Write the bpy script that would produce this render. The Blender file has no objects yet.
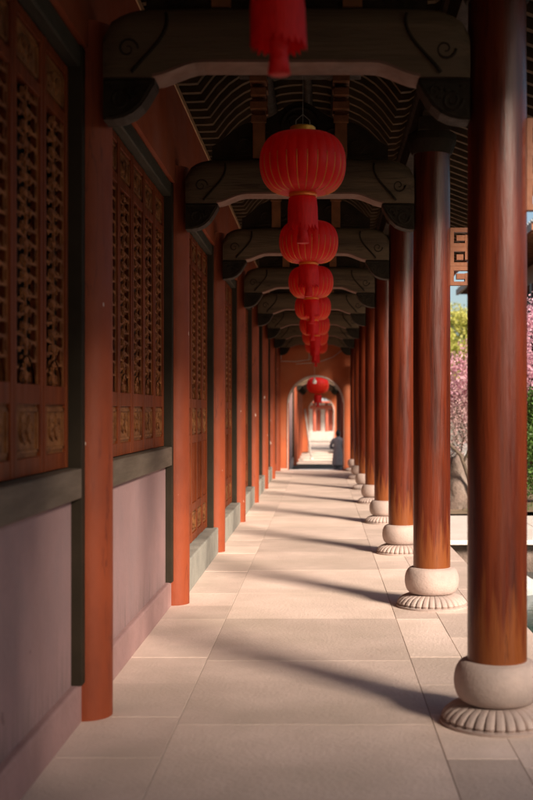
import bpy, math, random
from mathutils import Vector, Matrix, noise as mnoise
random.seed(7)
S = 3.405           # distance between two columns (m)
PI = math.pi
scene = bpy.context.scene
col = scene.collection

# ---------------------------------------------------------------- helpers
class MB:
    def __init__(s): s.v = []; s.f = []; s.tone = []
    def quad(s, *p, tone=0.5):
        n = len(s.v); s.v += [tuple(q) for q in p]; s.f.append(tuple(range(n, n+len(p)))); s.tone.append(tone)
    def box(s, x0, x1, y0, y1, z0, z1, tone=0.5):
        n = len(s.v)
        s.v += [(x0,y0,z0),(x1,y0,z0),(x1,y1,z0),(x0,y1,z0),(x0,y0,z1),(x1,y0,z1),(x1,y1,z1),(x0,y1,z1)]
        for f in ((0,3,2,1),(4,5,6,7),(0,1,5,4),(1,2,6,5),(2,3,7,6),(3,0,4,7)):
            s.f.append(tuple(n+i for i in f)); s.tone.append(tone)
    def prism(s, pts, a0, a1, axis='y'):
        # pts: 2D outline; extruded along axis
        n = len(s.v); k = len(pts)
        for a in (a0, a1):
            for (u, w) in pts:
                s.v.append((u, a, w) if axis == 'y' else ((a, u, w) if axis == 'x' else (u, w, a)))
        s.f.append(tuple(n+i for i in range(k))); s.f.append(tuple(n+k+i for i in reversed(range(k))))
        for i in range(k):
            j = (i+1) % k
            s.f.append((n+i, n+k+i, n+k+j, n+j))
        s.tone += [0.5]*(k+2)
    def lathe(s, prof, n=32, c=(0,0,0), mod=None, caps=True):
        b = len(s.v)
        for (r, z) in prof:
            for i in range(n):
                a = 2*PI*i/n
                rr = r*(mod(a, z) if mod else 1)
                s.v.append((c[0]+rr*math.cos(a), c[1]+rr*math.sin(a), c[2]+z))
        for j in range(len(prof)-1):
            for i in range(n):
                k = (i+1) % n
                s.f.append((b+j*n+i, b+j*n+k, b+(j+1)*n+k, b+(j+1)*n+i)); s.tone.append(0.5)
        if caps:
            s.f.append(tuple(b+i for i in reversed(range(n)))); s.tone.append(0.5)
            t = b+(len(prof)-1)*n
            s.f.append(tuple(t+i for i in range(n))); s.tone.append(0.5)
    def tube(s, pts, rad, n=8, flat=1.0):
        pts = [Vector(p) for p in pts]
        if not hasattr(rad, '__len__'): rad = [rad]*len(pts)
        b = len(s.v)
        prev = None
        for i, p in enumerate(pts):
            t = (pts[min(i+1, len(pts)-1)]-pts[max(i-1, 0)])
            if t.length < 1e-9: t = Vector((0,0,1))
            t.normalize()
            if prev is None:
                ref = Vector((0,0,1)) if abs(t.z) < .9 else Vector((1,0,0))
                u = t.cross(ref).normalized()
            else:
                u = (prev - t*prev.dot(t)).normalized()
            prev = u
            w = t.cross(u)
            for k in range(n):
                a = 2*PI*k/n
                q = p + u*math.cos(a)*rad[i] + w*math.sin(a)*rad[i]*flat
                s.v.append(tuple(q))
        for i in range(len(pts)-1):
            for k in range(n):
                j = (k+1) % n
                s.f.append((b+i*n+k, b+i*n+j, b+(i+1)*n+j, b+(i+1)*n+k)); s.tone.append(0.5)
        s.f.append(tuple(b+k for k in reversed(range(n)))); s.f.append(tuple(b+(len(pts)-1)*n+k for k in range(n)))
        s.tone += [0.5, 0.5]
    def ball(s, c, r, seg=10, rings=6, sq=(1,1,1), wob=0, seed=0):
        b = len(s.v)
        for j in range(rings+1):
            th = PI*j/rings
            for i in range(seg):
                a = 2*PI*i/seg
                d = Vector((math.sin(th)*math.cos(a), math.sin(th)*math.sin(a), math.cos(th)))
                k = 1 + (wob*mnoise.noise(d*1.7+Vector((seed,seed*2.3,0))) if wob else 0)
                s.v.append((c[0]+d.x*r*sq[0]*k, c[1]+d.y*r*sq[1]*k, c[2]+d.z*r*sq[2]*k))
        for j in range(rings):
            for i in range(seg):
                k = (i+1) % seg
                s.f.append((b+j*seg+i, b+(j+1)*seg+i, b+(j+1)*seg+k, b+j*seg+k)); s.tone.append(0.5)
    def build(s, name, mat, parent=None, smooth=False, bevel=0, loc=None, auto=None):
        me = bpy.data.meshes.new(name)
        me.from_pydata(s.v, [], s.f)
        at = me.attributes.new('tone', 'FLOAT', 'FACE')
        at.data.foreach_set('value', s.tone)
        me.validate(); me.update()
        if mat: me.materials.append(mat)
        o = bpy.data.objects.new(name, me); col.objects.link(o)
        if smooth:
            me.polygons.foreach_set('use_smooth', [True]*len(me.polygons))
            if auto is not None:
                try: me.set_sharp_from_angle(angle=math.radians(auto))
                except Exception: pass
        if bevel:
            m = o.modifiers.new('bevel', 'BEVEL'); m.width = bevel; m.segments = 2; m.limit_method = 'ANGLE'
        if parent: o.parent = parent
        if loc: o.location = loc
        return o

def tag(o, label=None, cat=None, group=None, kind=None):
    if label: o['label'] = label
    if cat: o['category'] = cat
    if group: o['group'] = group
    if kind: o['kind'] = kind
    return o
def thing(name, loc, label, cat, group=None, rz=0):
    o = bpy.data.objects.new(name, None); col.objects.link(o)
    o.location = loc; o.rotation_euler = (0,0,rz); o.empty_display_size = .2
    return tag(o, label, cat, group)
def dup(root, loc, label=None, rz=None, group=None):
    def cp(o, par):
        c = o.copy(); col.objects.link(c)
        if par: c.parent = par
        for ch in kids.get(o.name, []): cp(ch, c)
        return c
    kids = {}
    stack = [root]
    while stack:
        q = stack.pop(); kids[q.name] = list(q.children); stack += kids[q.name]
    r = cp(root, None); r.location = loc
    if label: r['label'] = label
    if rz is not None: r.rotation_euler = (0,0,rz)
    if group: r['group'] = group
    return r

# ---------------------------------------------------------------- materials
def mat(name, c1, c2=None, scale=4, rough=.6, bump=.0, bscale=30, stretch=(1,1,1), metal=0, spec=.5,
        coat=0, tone=0, detail=6, chips=None, chip_t=.7, chip_s=9, trans=0, sheen=0, ramp=(.35,.68), c3=None, s3=1.2, emis=None, randobj=0):
    m = bpy.data.materials.new(name); m.use_nodes = True
    nt = m.node_tree; N = nt.nodes; L = nt.links
    b = N['Principled BSDF']
    b.inputs['Roughness'].default_value = rough; b.inputs['Metallic'].default_value = metal
    b.inputs['Specular IOR Level'].default_value = spec
    if coat: b.inputs['Coat Weight'].default_value = coat; b.inputs['Coat Roughness'].default_value = .18
    if sheen: b.inputs['Sheen Weight'].default_value = sheen
    tc = N.new('ShaderNodeTexCoord'); mp = N.new('ShaderNodeMapping'); mp.inputs['Scale'].default_value = stretch
    L.new(tc.outputs['Object'], mp.inputs['Vector'])
    vec = mp.outputs['Vector']
    if randobj:
        oi = N.new('ShaderNodeObjectInfo'); va = N.new('ShaderNodeVectorMath'); va.operation = 'MULTIPLY_ADD'
        va.inputs[1].default_value = (randobj,)*3
        L.new(oi.outputs['Random'], va.inputs[0]); L.new(vec, va.inputs[2]); vec = va.outputs[0]
    def noise(sc, det=detail, r=.6):
        n = N.new('ShaderNodeTexNoise'); n.inputs['Scale'].default_value = sc; n.inputs['Detail'].default_value = det
        n.inputs['Roughness'].default_value = r; L.new(vec, n.inputs['Vector']); return n
    def mixc(fac, a, bb):
        x = N.new('ShaderNodeMix'); x.data_type = 'RGBA'
        if hasattr(fac, 'links'): L.new(fac, x.inputs[0])
        else: x.inputs[0].default_value = fac
        for i, q in ((6, a), (7, bb)):
            if hasattr(q, 'links'): L.new(q, x.inputs[i])
            else: x.inputs[i].default_value = (*q, 1)
        return x.outputs[2]
    def mr(inp, a, bb, to0=0, to1=1):
        x = N.new('ShaderNodeMapRange'); L.new(inp, x.inputs[0]); x.inputs[1].default_value = a; x.inputs[2].default_value = bb
        x.inputs[3].default_value = to0; x.inputs[4].default_value = to1
        return x.outputs[0]
    c2 = c2 or tuple(v*.7 for v in c1)
    n1 = noise(scale)
    c = mixc(mr(n1.outputs[0], *ramp), c1, c2)
    if c3:
        n3 = noise(s3, 4); c = mixc(mr(n3.outputs[0], .45, .7), c, c3)
    if tone:
        at = N.new('ShaderNodeAttribute'); at.attribute_name = 'tone'
        hs = N.new('ShaderNodeHueSaturation'); L.new(c, hs.inputs['Color'])
        L.new(mr(at.outputs['Fac'], 0, 1, 1-tone, 1+tone), hs.inputs['Value']); c = hs.outputs[0]
    if chips:
        n4 = noise(chip_s, 3, .5); c = mixc(mr(n4.outputs[0], chip_t, chip_t+.015), c, chips)
    L.new(c, b.inputs['Base Color'])
    nr = noise(scale*2.3); L.new(mr(nr.outputs[0], .3, .7, max(0,rough-.1), min(1,rough+.12)), b.inputs['Roughness'])
    if bump:
        nb = noise(bscale, 5); bp = N.new('ShaderNodeBump'); bp.inputs['Strength'].default_value = bump; bp.inputs['Distance'].default_value = .02
        L.new(nb.outputs[0], bp.inputs['Height']); L.new(bp.outputs[0], b.inputs['Normal'])
    if emis: b.inputs['Emission Color'].default_value = (*emis[0],1); b.inputs['Emission Strength'].default_value = emis[1]
    if trans:
        tr = N.new('ShaderNodeBsdfTranslucent'); L.new(c, tr.inputs[0]); ms = N.new('ShaderNodeMixShader'); ms.inputs[0].default_value = trans
        L.new(b.outputs[0], ms.inputs[1]); L.new(tr.outputs[0], ms.inputs[2]); L.new(ms.outputs[0], N['Material Output'].inputs[0])
    return m

M = {}
M['slab'] = mat('floor_stone', (.74,.585,.505), (.61,.48,.41), 1.9, .68, .35, 40, tone=.17, c3=(.55,.44,.365), ramp=(.3,.62), s3=.8, detail=10, spec=.3)
M['grout'] = mat('grout', (.40,.32,.26), (.26,.21,.17), 2, .9)
M['kerb'] = mat('kerb_stone', (.50,.44,.40), (.38,.33,.30), 5, .7, .35, 50)
M['base'] = mat('base_stone', (.48,.37,.325), (.38,.29,.255), 4, .75, .25, 60, randobj=20, c3=(.31,.25,.225), s3=2.5)
M['column'] = mat('lacquered_column_wood', (.095,.014,.005), (.036,.007,.0035), 2.6, .33, .15, 14, stretch=(7,7,.45), coat=.08, spec=.3, randobj=30, c3=(.125,.023,.007), s3=1.5)
M['worn'] = mat('worn_column_wood', (.30,.10,.028), (.17,.035,.012), 4, .42, .15, 14, stretch=(5,5,.35), randobj=30)
M['pillar'] = mat('red_pillar_paint', (.27,.052,.015), (.19,.036,.011), 3, .6, .15, 30, stretch=(1,1,.5), chips=(.60,.45,.38), chip_t=.73, chip_s=15, randobj=40, spec=.35)
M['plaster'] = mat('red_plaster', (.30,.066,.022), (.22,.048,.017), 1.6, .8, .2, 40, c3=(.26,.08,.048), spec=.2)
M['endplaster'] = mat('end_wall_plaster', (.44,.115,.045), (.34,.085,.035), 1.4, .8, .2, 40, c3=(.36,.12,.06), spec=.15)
M['dado'] = mat('pink_plaster', (.37,.232,.228), (.31,.195,.19), 1.3, .75, .3, 30, c3=(.30,.20,.20), s3=2.4, chips=(.22,.13,.13), chip_t=.735, chip_s=7, spec=.3)
M['plinth'] = mat('pink_plinth_paint', (.40,.24,.225), (.30,.18,.17), 2.5, .75, .3, 25)
M['sill'] = mat('grey_sill_wood', (.16,.125,.095), (.10,.078,.056), 3, .6, .2, 20, stretch=(4,.5,4), spec=.12)
M['jamb'] = mat('dark_jamb_wood', (.035,.026,.017), (.022,.017,.011), 3, .6, .1, 20, spec=.12)
M['lintel'] = mat('grey_green_lintel_wood', (.060,.054,.040), (.04,.036,.028), 3, .6, .1, 20, stretch=(3,.5,3), spec=.12)
M['threshold'] = mat('threshold_stone', (.29,.28,.24), (.20,.195,.17), 4, .8, .4, 40)
M['frame'] = mat('window_frame_wood', (.19,.042,.011), (.12,.025,.008), 4, .5, .1, 20, stretch=(3,3,.6), randobj=15, spec=.12)
M['lattice'] = mat('lattice_wood', (.30,.110,.036), (.15,.048,.018), 9, .55, .2, 60, randobj=15, spec=.12)
M['carved'] = mat('carved_panel_wood', (.28,.115,.040), (.11,.038,.015), 12, .5, .3, 50, randobj=15, spec=.12)
M['unlit_backing'] = mat('unlit_room_backing', (.008,.007,.006), None, 3, .35, spec=.12)  # near-black colour stands in for the dark room behind the lattice
M['beam'] = mat('weathered_beam_wood', (.115,.078,.048), (.055,.037,.024), 3, .65, .5, 16, stretch=(.35,4,4), c3=(.115,.078,.048), randobj=12, spec=.12)
M['soffit'] = mat('beam_soffit_bounce_tone', (.19,.10,.072), (.12,.066,.048), 5, .6, .1, 20, spec=.12)  # paler than the beam, floor bounce put into the colour
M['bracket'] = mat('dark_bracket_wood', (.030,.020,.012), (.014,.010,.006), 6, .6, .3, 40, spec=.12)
M['bracket2'] = mat('warm_bracket_wood', (.24,.10,.045), (.13,.055,.026), 6, .6, .3, 40, spec=.12)
M['rafter'] = mat('rafter_wood', (.095,.060,.030), (.05,.032,.018), 4, .65, .2, 30, randobj=10, spec=.12)
M['board'] = mat('ceiling_board', (.010,.007,.005), None, 4, .85, spec=.12)
M['cornice'] = mat('cornice_wood', (.42,.25,.12), (.30,.17,.08), 5, .6)
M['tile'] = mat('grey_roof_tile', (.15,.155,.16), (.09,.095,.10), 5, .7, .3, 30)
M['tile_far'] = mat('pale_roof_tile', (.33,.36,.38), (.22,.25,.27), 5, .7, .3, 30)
M['frieze'] = mat('orange_fretwork_wood', (.21,.068,.020), (.15,.045,.014), 6, .5, .1, 30)
M['lantern'] = mat('red_lantern_cloth', (.95,.016,.010), (.90,.010,.008), 8, .55, .15, 120, trans=.5, sheen=.2)
M['fringe'] = mat('red_fringe', (.88,.012,.012), (.70,.008,.01), 40, .6, .2, 100, stretch=(3,3,.3), trans=.30)
M['gold'] = mat('gold_trim', (.85,.25,.03), (.75,.18,.02), 8, .4, metal=.2)
M['goldcap'] = mat('gold_cap', (.80,.45,.05), None, 8, .4, metal=.2)
M['wire'] = mat('hanging_wire', (.25,.22,.2), None, 8, .5)
M['trim'] = mat('white_arch_trim', (.54,.40,.34), (.44,.33,.28), 6, .6)
M['white'] = mat('white_paint', (.75,.72,.68), (.62,.6,.56), 5, .6)
M['conduit'] = mat('grey_conduit', (.50,.45,.42), None, 5, .5)
M['black'] = mat('black_plastic', (.015,.015,.015), None, 5, .4)
M['glassw'] = mat('frosted_bulb_glass', (.82,.82,.80), (.8,.8,.78), 5, .25)
M['teal'] = mat('shade_toned_teal', (.040,.078,.068), (.028,.055,.048), 3, .55, .2, 40)  # dark teal carries the shade of the lower floor in its colour
M['pale'] = mat('pale_court_paving', (.62,.50,.44), (.52,.42,.37), 2, .75, .2, 30)
M['soil'] = mat('garden_soil', (.30,.20,.13), (.18,.13,.08), 2, .95, .6, 30, c3=(.10,.12,.04), s3=.8)
M['ground'] = mat('earth_ground', (.26,.22,.17), (.17,.16,.10), .8, .95, .4, 20)
M['terrace'] = mat('terrace_stone', (.78,.70,.64), (.66,.58,.53), 2, .7, .3, 40)
M['rock'] = mat('garden_rock', (.20,.145,.12), (.10,.075,.06), 5, .9, 1.0, 22, c3=(.27,.215,.185), s3=3)
M['paler'] = mat('pale_rock', (.52,.52,.50), (.36,.37,.37), 4, .8, .6, 14)
M['water'] = mat('pond_water', (.045,.075,.085), (.03,.055,.06), 2, .08, .15, 9, spec=.6)
M['bark'] = mat('bark', (.12,.085,.06), (.06,.045,.03), 8, .9, .6, 30)
M['pink'] = mat('pink_blossom', (.88,.58,.66), (.80,.44,.55), 3, .7, trans=.35, tone=.35)
M['palepink'] = mat('pale_pink_twigs', (.62,.42,.42), (.42,.27,.25), 3, .7, trans=.3, tone=.35)
M['leaf'] = mat('green_leaf', (.085,.16,.030), (.045,.095,.018), 3, .5, trans=.3, tone=.4)
M['yleaf'] = mat('yellow_green_leaf', (.60,.56,.16), (.38,.42,.09), 3, .6, trans=.35, tone=.3)
M['dleaf'] = mat('added_shade_tree_leaf', (.035,.06,.022), (.02,.04,.014), 3, .5, trans=.2, tone=.4)
M['skin'] = mat('skin', (.50,.29,.20), None, 5, .5)
M['hair'] = mat('black_hair', (.03,.02,.016), None, 20, .45)
M['coat'] = mat('grey_coat_cloth', (.46,.405,.385), (.38,.34,.325), 10, .9, .3, 60)
M['trouser'] = mat('pale_grey_trouser_cloth', (.36,.34,.35), None, 10, .9)
M['shoe'] = mat('dark_shoe', (.03,.03,.03), None, 10, .5)
M['redwood'] = mat('bright_red_wood', (.42,.09,.045), (.32,.06,.03), 4, .6)

def add_wear(m, c, zlo, zhi, amp=.85):
    nt = m.node_tree; N = nt.nodes; L = nt.links; b = N['Principled BSDF']
    src = b.inputs['Base Color'].links[0].from_socket
    tc = N.new('ShaderNodeTexCoord'); sx = N.new('ShaderNodeSeparateXYZ'); L.new(tc.outputs['Object'], sx.inputs[0])
    mp = N.new('ShaderNodeMapping'); mp.inputs['Scale'].default_value = (9, 9, .9); L.new(tc.outputs['Object'], mp.inputs[0])
    no = N.new('ShaderNodeTexNoise'); no.inputs['Scale'].default_value = 3; no.inputs['Detail'].default_value = 7; L.new(mp.outputs[0], no.inputs[0])
    mr = N.new('ShaderNodeMapRange'); L.new(sx.outputs[2], mr.inputs[0]); mr.inputs[1].default_value = zhi; mr.inputs[2].default_value = zlo
    mr.inputs[3].default_value = 0; mr.inputs[4].default_value = amp
    ad = N.new('ShaderNodeMath'); ad.operation = 'ADD'; L.new(mr.outputs[0], ad.inputs[0]); L.new(no.outputs[0], ad.inputs[1])
    m2 = N.new('ShaderNodeMapRange'); L.new(ad.outputs[0], m2.inputs[0]); m2.inputs[1].default_value = .78; m2.inputs[2].default_value = 1.05
    mx = N.new('ShaderNodeMix'); mx.data_type = 'RGBA'; L.new(m2.outputs[0], mx.inputs[0]); L.new(src, mx.inputs[6]); mx.inputs[7].default_value = (*c, 1)
    L.new(mx.outputs[2], b.inputs['Base Color'])
add_wear(M['column'], (.185,.052,.014), .30, .95, .7)
def add_cracks(m, c, scale, stretch, lo, hi, amt, rnd=0):
    # thin dark lines where a stretched noise crosses its middle value
    nt = m.node_tree; N = nt.nodes; L = nt.links; b = N['Principled BSDF']
    src = b.inputs['Base Color'].links[0].from_socket
    tc = N.new('ShaderNodeTexCoord'); mp = N.new('ShaderNodeMapping'); mp.inputs['Scale'].default_value = stretch; L.new(tc.outputs['Object'], mp.inputs[0])
    oi = N.new('ShaderNodeObjectInfo'); va = N.new('ShaderNodeVectorMath'); va.operation = 'MULTIPLY_ADD'; va.inputs[1].default_value = (rnd,)*3
    L.new(oi.outputs['Random'], va.inputs[0]); L.new(mp.outputs[0], va.inputs[2])
    no = N.new('ShaderNodeTexNoise'); no.inputs['Scale'].default_value = scale; no.inputs['Detail'].default_value = 5; L.new(va.outputs[0], no.inputs[0])
    su = N.new('ShaderNodeMath'); su.operation = 'SUBTRACT'; L.new(no.outputs[0], su.inputs[0]); su.inputs[1].default_value = .5
    ab = N.new('ShaderNodeMath'); ab.operation = 'ABSOLUTE'; L.new(su.outputs[0], ab.inputs[0])
    m2 = N.new('ShaderNodeMapRange'); L.new(ab.outputs[0], m2.inputs[0]); m2.inputs[1].default_value = lo; m2.inputs[2].default_value = hi
    m2.inputs[3].default_value = amt; m2.inputs[4].default_value = 0
    n2 = N.new('ShaderNodeTexNoise'); n2.inputs['Scale'].default_value = scale*.6; L.new(va.outputs[0], n2.inputs[0])
    m3 = N.new('ShaderNodeMapRange'); L.new(n2.outputs[0], m3.inputs[0]); m3.inputs[1].default_value = .5; m3.inputs[2].default_value = .6
    mu = N.new('ShaderNodeMath'); mu.operation = 'MULTIPLY'; L.new(m2.outputs[0], mu.inputs[0]); L.new(m3.outputs[0], mu.inputs[1])
    mx = N.new('ShaderNodeMix'); mx.data_type = 'RGBA'; L.new(mu.outputs[0], mx.inputs[0]); L.new(src, mx.inputs[6]); mx.inputs[7].default_value = (*c, 1)
    L.new(mx.outputs[2], b.inputs['Base Color'])
add_cracks(M['column'], (.02,.006,.004), 2.4, (9,9,.4), .003, .014, .5, 17)
add_cracks(M['beam'], (.010,.007,.005), 1.6, (.6,5,7), .004, .02, .45, 9)
add_cracks(M['pillar'], (.10,.018,.008), 1.8, (6,6,.6), .004, .016, .6, 13)
add_wear(M['dado'], (.24,.165,.155), .15, .75, .42)
GX = 1.52           # right edge of the gallery floor
Y0, YW = -2.4*S, 8.85*S
def yd(d): return d*S

# ---------------------------------------------------------------- floor
mb = MB()
def strip(x0, x1, step, off):
    y = Y0 + off - step
    g = .0017
    while y < YW+.0:
        st = step*random.uniform(.9, 1.12)
        a, b = max(y, Y0), min(y+st, YW)
        if b-a > .02:
            dz = random.uniform(-.0012, .0012)
            mb.box(x0+g, x1-g, a+g, b-g, -.06, dz, tone=random.random())
        y += st
strip(-1.35, -.74, .66, .18); strip(-.74, .57, 1.30, .42); strip(.57, .905, .68, .3); strip(.905, GX-.30, .9, .1)
strip(GX-.30, GX, 1.7, .5)
tag(mb.build('floor', M['slab'], bevel=.002), kind='structure')
mb = MB(); mb.box(-1.5, GX-.01, Y0, YW, -.75, -.004); tag(mb.build('floor_bed', M['grout']), kind='structure')
# ground, lower paving
mb = MB(); mb.box(-400, 400, -300, 900, -1.4, -1.1); tag(mb.build('ground', M['ground']), kind='structure')
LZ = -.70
mb = MB(); mb.box(-1.5, 3.0, YW+1.42, 14.15*S, LZ-.3, LZ); tag(mb.build('shade_toned_paving', M['teal']), kind='structure')  # shaded stretch of the lower floor, painted dark teal
mb = MB()
for i in range(14):
    for j in range(9):
        mb.box(-6+j*1.6+.004, -6+(j+1)*1.6-.004, 14.15*S+i*3.1+.004, 12.95*S+(i+1)*3.1-.004, LZ-.3, LZ-.003+random.uniform(0,.004), tone=random.random())
tag(mb.build('courtyard_paving', M['pale']), kind='structure')
# joint strip on the shade-toned paving: pale edging stone
mb = MB(); mb.box(-.9, .5, 12.75*S, 12.75*S+.35, LZ-.05, LZ+.03); tag(mb.build('edging_stone', M['terrace'], bevel=.01), kind='structure')
# terrace & garden
mb = MB()
for i in range(8): mb.box(GX+.004+i*1.4, GX-.004+(i+1)*1.4, 13.75, 17.0, -.06, random.uniform(-.003, .003), tone=random.random())
tag(mb.build('terrace_path', M['terrace'], bevel=.01), kind='structure')
mb = MB(); mb.box(GX+.1, 13, 13.95, 17.0, -1.1, -.06); tag(mb.build('terrace_wall', M['rock']), kind='structure')
# garden bed, gently uneven
mb = MB(); nx, ny = 30, 40
def gz(x, y): return .02+.10*mnoise.noise(Vector((x*.6, y*.6, 0)))+.03*max(0, x-2)
for i in range(nx):
    for j in range(ny):
        xs = [GX+i*.9, GX+(i+1)*.9]; ys = [17.0+j*.37, 17.0+(j+1)*.37]
        mb.quad(*[(x, y, gz(x, y)-.0) for x, y in ((xs[0],ys[0]),(xs[1],ys[0]),(xs[1],ys[1]),(xs[0],ys[1]))])
tag(mb.build('garden_bed', M['soil']), kind='structure')
mb = MB(); mb.box(GX, 28, 17.0, 31.7, -1.1, -.16); tag(mb.build('garden_bank', M['soil']), kind='structure')
mb = MB(); mb.box(GX+.02, 12, -14, 14.04, -1.0, -.42); tag(mb.build('water', M['water']), kind='structure')
mb = MB(); mb.box(12, 60, -40, 17, -1.1, -.1); mb.box(GX, 12, -40, -14, -1.1, -.1)
tag(mb.build('lawn', M['ground']), kind='structure')

# ---------------------------------------------------------------- columns
ordw = ['nearest', 'second nearest', 'third nearest', 'fourth nearest', 'fifth nearest', 'sixth nearest', 'seventh nearest', 'eighth and farthest']
def make_column(loc, label, top=3.75):
    t = thing('column', loc, label, 'column', 'round red lacquered columns along the open side of the gallery')
    r = .152
    b = MB(); b.lathe([(r, .32), (r, 1.0), (r*1.005, 2.0), (r*.985, 3.2), (r*.97, top)], 48); b.build('shaft', M['column'], t, True, auto=50)
    b = MB()
    prof = []
    for k in range(15):
        a = -PI/2 + PI*k/14
        prof.append((.150+.072*max(0,math.cos(a))**.8, .215+.108*math.sin(a)))
    prof = [(.155,.100)] + prof + [(.148,.326)]
    b.lathe(prof, 56); b.build('stone_drum', M['base'], t, True, auto=60)
    b = MB()
    npet = 32
    def mod(a, z):
        if z < .018 : return 1
        w = abs(math.sin(a*npet/2))
        return 1 - .07*(1-w)**2.0 - (0.02 if z > .09 else 0)
    prof = [(.290,0), (.292,.016), (.276,.022), (.286,.036), (.272,.058), (.243,.082), (.205,.098), (.165,.106)]
    b.lathe(prof, npet*12, mod=mod)
    b.build('lotus_plinth', M['base'], t, True, auto=40)
    b = MB()
    b.lathe([(.16, 3.70), (.175,3.73), (.20,3.80), (.20,3.86), (.165,3.88)], 32)
    b.box(-.13,.13,-.20,.20,3.86,3.97); b.box(-.10,.10,-.36,.36,3.97,4.06)
    b.build('capital', M['bracket'], t, bevel=.006)
    b = MB(); c = .157; x0 = r*.98
    for k in range(2):
        for q in range(3):
            if q < int(k*k*.3): continue
            xa, xb, za, zb = x0+k*c, x0+(k+1)*c-.006, 2.63+q*c, 2.63+(q+1)*c-.006
            if zb > 3.98: continue
            w_ = .030
            b.box(xa, xb, -.03, .03, za, za+w_); b.box(xa, xb, -.03, .03, zb-w_, zb)
            b.box(xa, xa+w_, -.029, .029, za+w_, zb-w_); b.box(xb-w_, xb, -.029, .029, za+w_+(.022 if (k+q)%2 else 0), zb-w_-(0 if (k+q)%2 else .022))
            b.box(xa+.052, xb-w_-(.014 if (k+q)%2 else -.001), -.027, .027, (za+zb)/2-.024, (za+zb)/2+.020)
            b.box(xa+.001, xb+.005, -.028, .028, zb, zb+.006)
    b.build('eave_bracket', M['frieze'], t)
    return t
CX = .901
c0 = make_column((CX, yd(1.68), 0), 'nearest red lacquered column in view, standing on a pale drum-shaped stone base')
for i in range(1, 8):
    dup(c0, (CX, yd(1.68+i), 0), '%s red lacquered column in view, on its round stone base' % ordw[i])
for i in (-1, -2, -3):
    dup(c0, (CX, yd(1.68+i), 0), '%s red lacquered column behind the viewer, out of view' % {-1:'first',-2:'second',-3:'third'}[i])

# ---------------------------------------------------------------- left pillars
PXc = -1.24
def make_pillar(loc, label):
    t = thing('wall_pillar', loc, label, 'pillar', 'orange-red painted pillars against the window wall')
    b = MB(); b.lathe([(.135,0),(.137,.6),(.135,2.0),(.134,3.62)], 40); b.build('shaft', M['pillar'], t, True, auto=50)
    b = MB(); b.box(-.09,.02,-.205,-.126,.2,3.46); b.build('jamb', M['jamb'], t, bevel=.005)
    b = MB(); b.box(-.09,.012,.126,.19,.2,3.46); b.build('jamb', M['jamb'], t, bevel=.005)
    return t
p0 = make_pillar((PXc, yd(1.72), 0), 'nearest orange-red wall pillar in view, at the lower left beside the pink dado')
for i in range(1, 8):
    dup(p0, (PXc, yd(1.72+i) if i < 7 else yd(1.72+i)-.02, 0), '%s orange-red wall pillar along the window wall' % ordw[i])
for i in (-1, -2):
    dup(p0, (PXc, yd(1.72+i), 0), '%s orange-red wall pillar behind the viewer, out of view' % {-1:'first',-2:'second'}[i])

# ---------------------------------------------------------------- window bays
W = .49             # one leaf
def arc_pts(cx, cz, r, a0, a1, n=8):
    return [(cx+r*math.cos(a0+(a1-a0)*k/n), cz+r*math.sin(a0+(a1-a0)*k/n)) for k in range(n+1)]
def bars(b, pts, w, x0, x1):
    # flat bars of width w following (y,z) points
    for (p, q) in zip(pts[:-1], pts[1:]):
        d = Vector((q[0]-p[0], q[1]-p[1]));
        if d.length < 1e-6: continue
        d.normalize(); n = Vector((-d.y, d.x))*w/2; e = d*w*.25
        c = [(p[0]-e.x+n.x, p[1]-e.y+n.y), (p[0]-e.x-n.x, p[1]-e.y-n.y), (q[0]+e.x-n.x, q[1]+e.y-n.y), (q[0]+e.x+n.x, q[1]+e.y+n.y)]
        b.prism(c, x0, x1, 'x')
def lattice_mesh(z0, z1):
    b = MB(); y0, y1 = .05, W-.05; w = y1-y0; yc = W/2
    rnd = random.Random(11); xa, xb = -.024, -.012
    n = round((z1-z0)/.074); h = (z1-z0)/n
    for r in range(n+1):
        z = z0+h*r
        # central carved spine: knots joined by a wavering stem
        if r < n:
            zc = z+h/2
            b.ball((xb-.004, yc+rnd.uniform(-.008,.008), zc), .024, 8, 5, (.35, 1.15, .85), .6, r)
            bars(b, [(yc+.014*(-1)**r, z), (yc-.014*(-1)**r, z+h)], .013, xa, xb)
            for s_ in (-1, 1):
                # curling tendril from the spine into each side opening
                bars(b, arc_pts(yc+s_*.052, zc-.008, .020, (PI if s_ > 0 else 0), (PI if s_ > 0 else 0)-s_*1.35*PI, 6), .0095, xa+.001, xb-.001)
        for s_ in (-1, 1):
            ye = y0 if s_ < 0 else y1
            o = h*.5 if s_ > 0 else 0
            if z+o < z1-.01 and r:
                bars(b, [(ye, z+o), (yc+s_*.03, z+o+.012*(-1)**r)], .012, xa+.002, xb-.002)
                bars(b, [(ye-s_*.045, z+o), (ye-s_*.045, z+o+h*(.9 if r%2 else -.9))], .008, xa+.004, xb-.003)
                b.ball((xb-.005, ye-s_*.022, z+o+.004), .013, 6, 4, (.4,1,1.3), .5, r)
                b.ball((xb-.005, yc+s_*.095, z+o), .013, 6, 4, (.4,1.2,1), .5, r+3)
    for s_ in (-1, 1):
        ye = y0 if s_ < 0 else y1
        bars(b, [(ye-s_*.004, z0), (ye-s_*.004, z1)], .014, xa+.003, xb)
        bars(b, arc_pts(yc, z0-.01, .13, 0, PI, 10), .014, xa+.0035, xb+.001)
    return b
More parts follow.
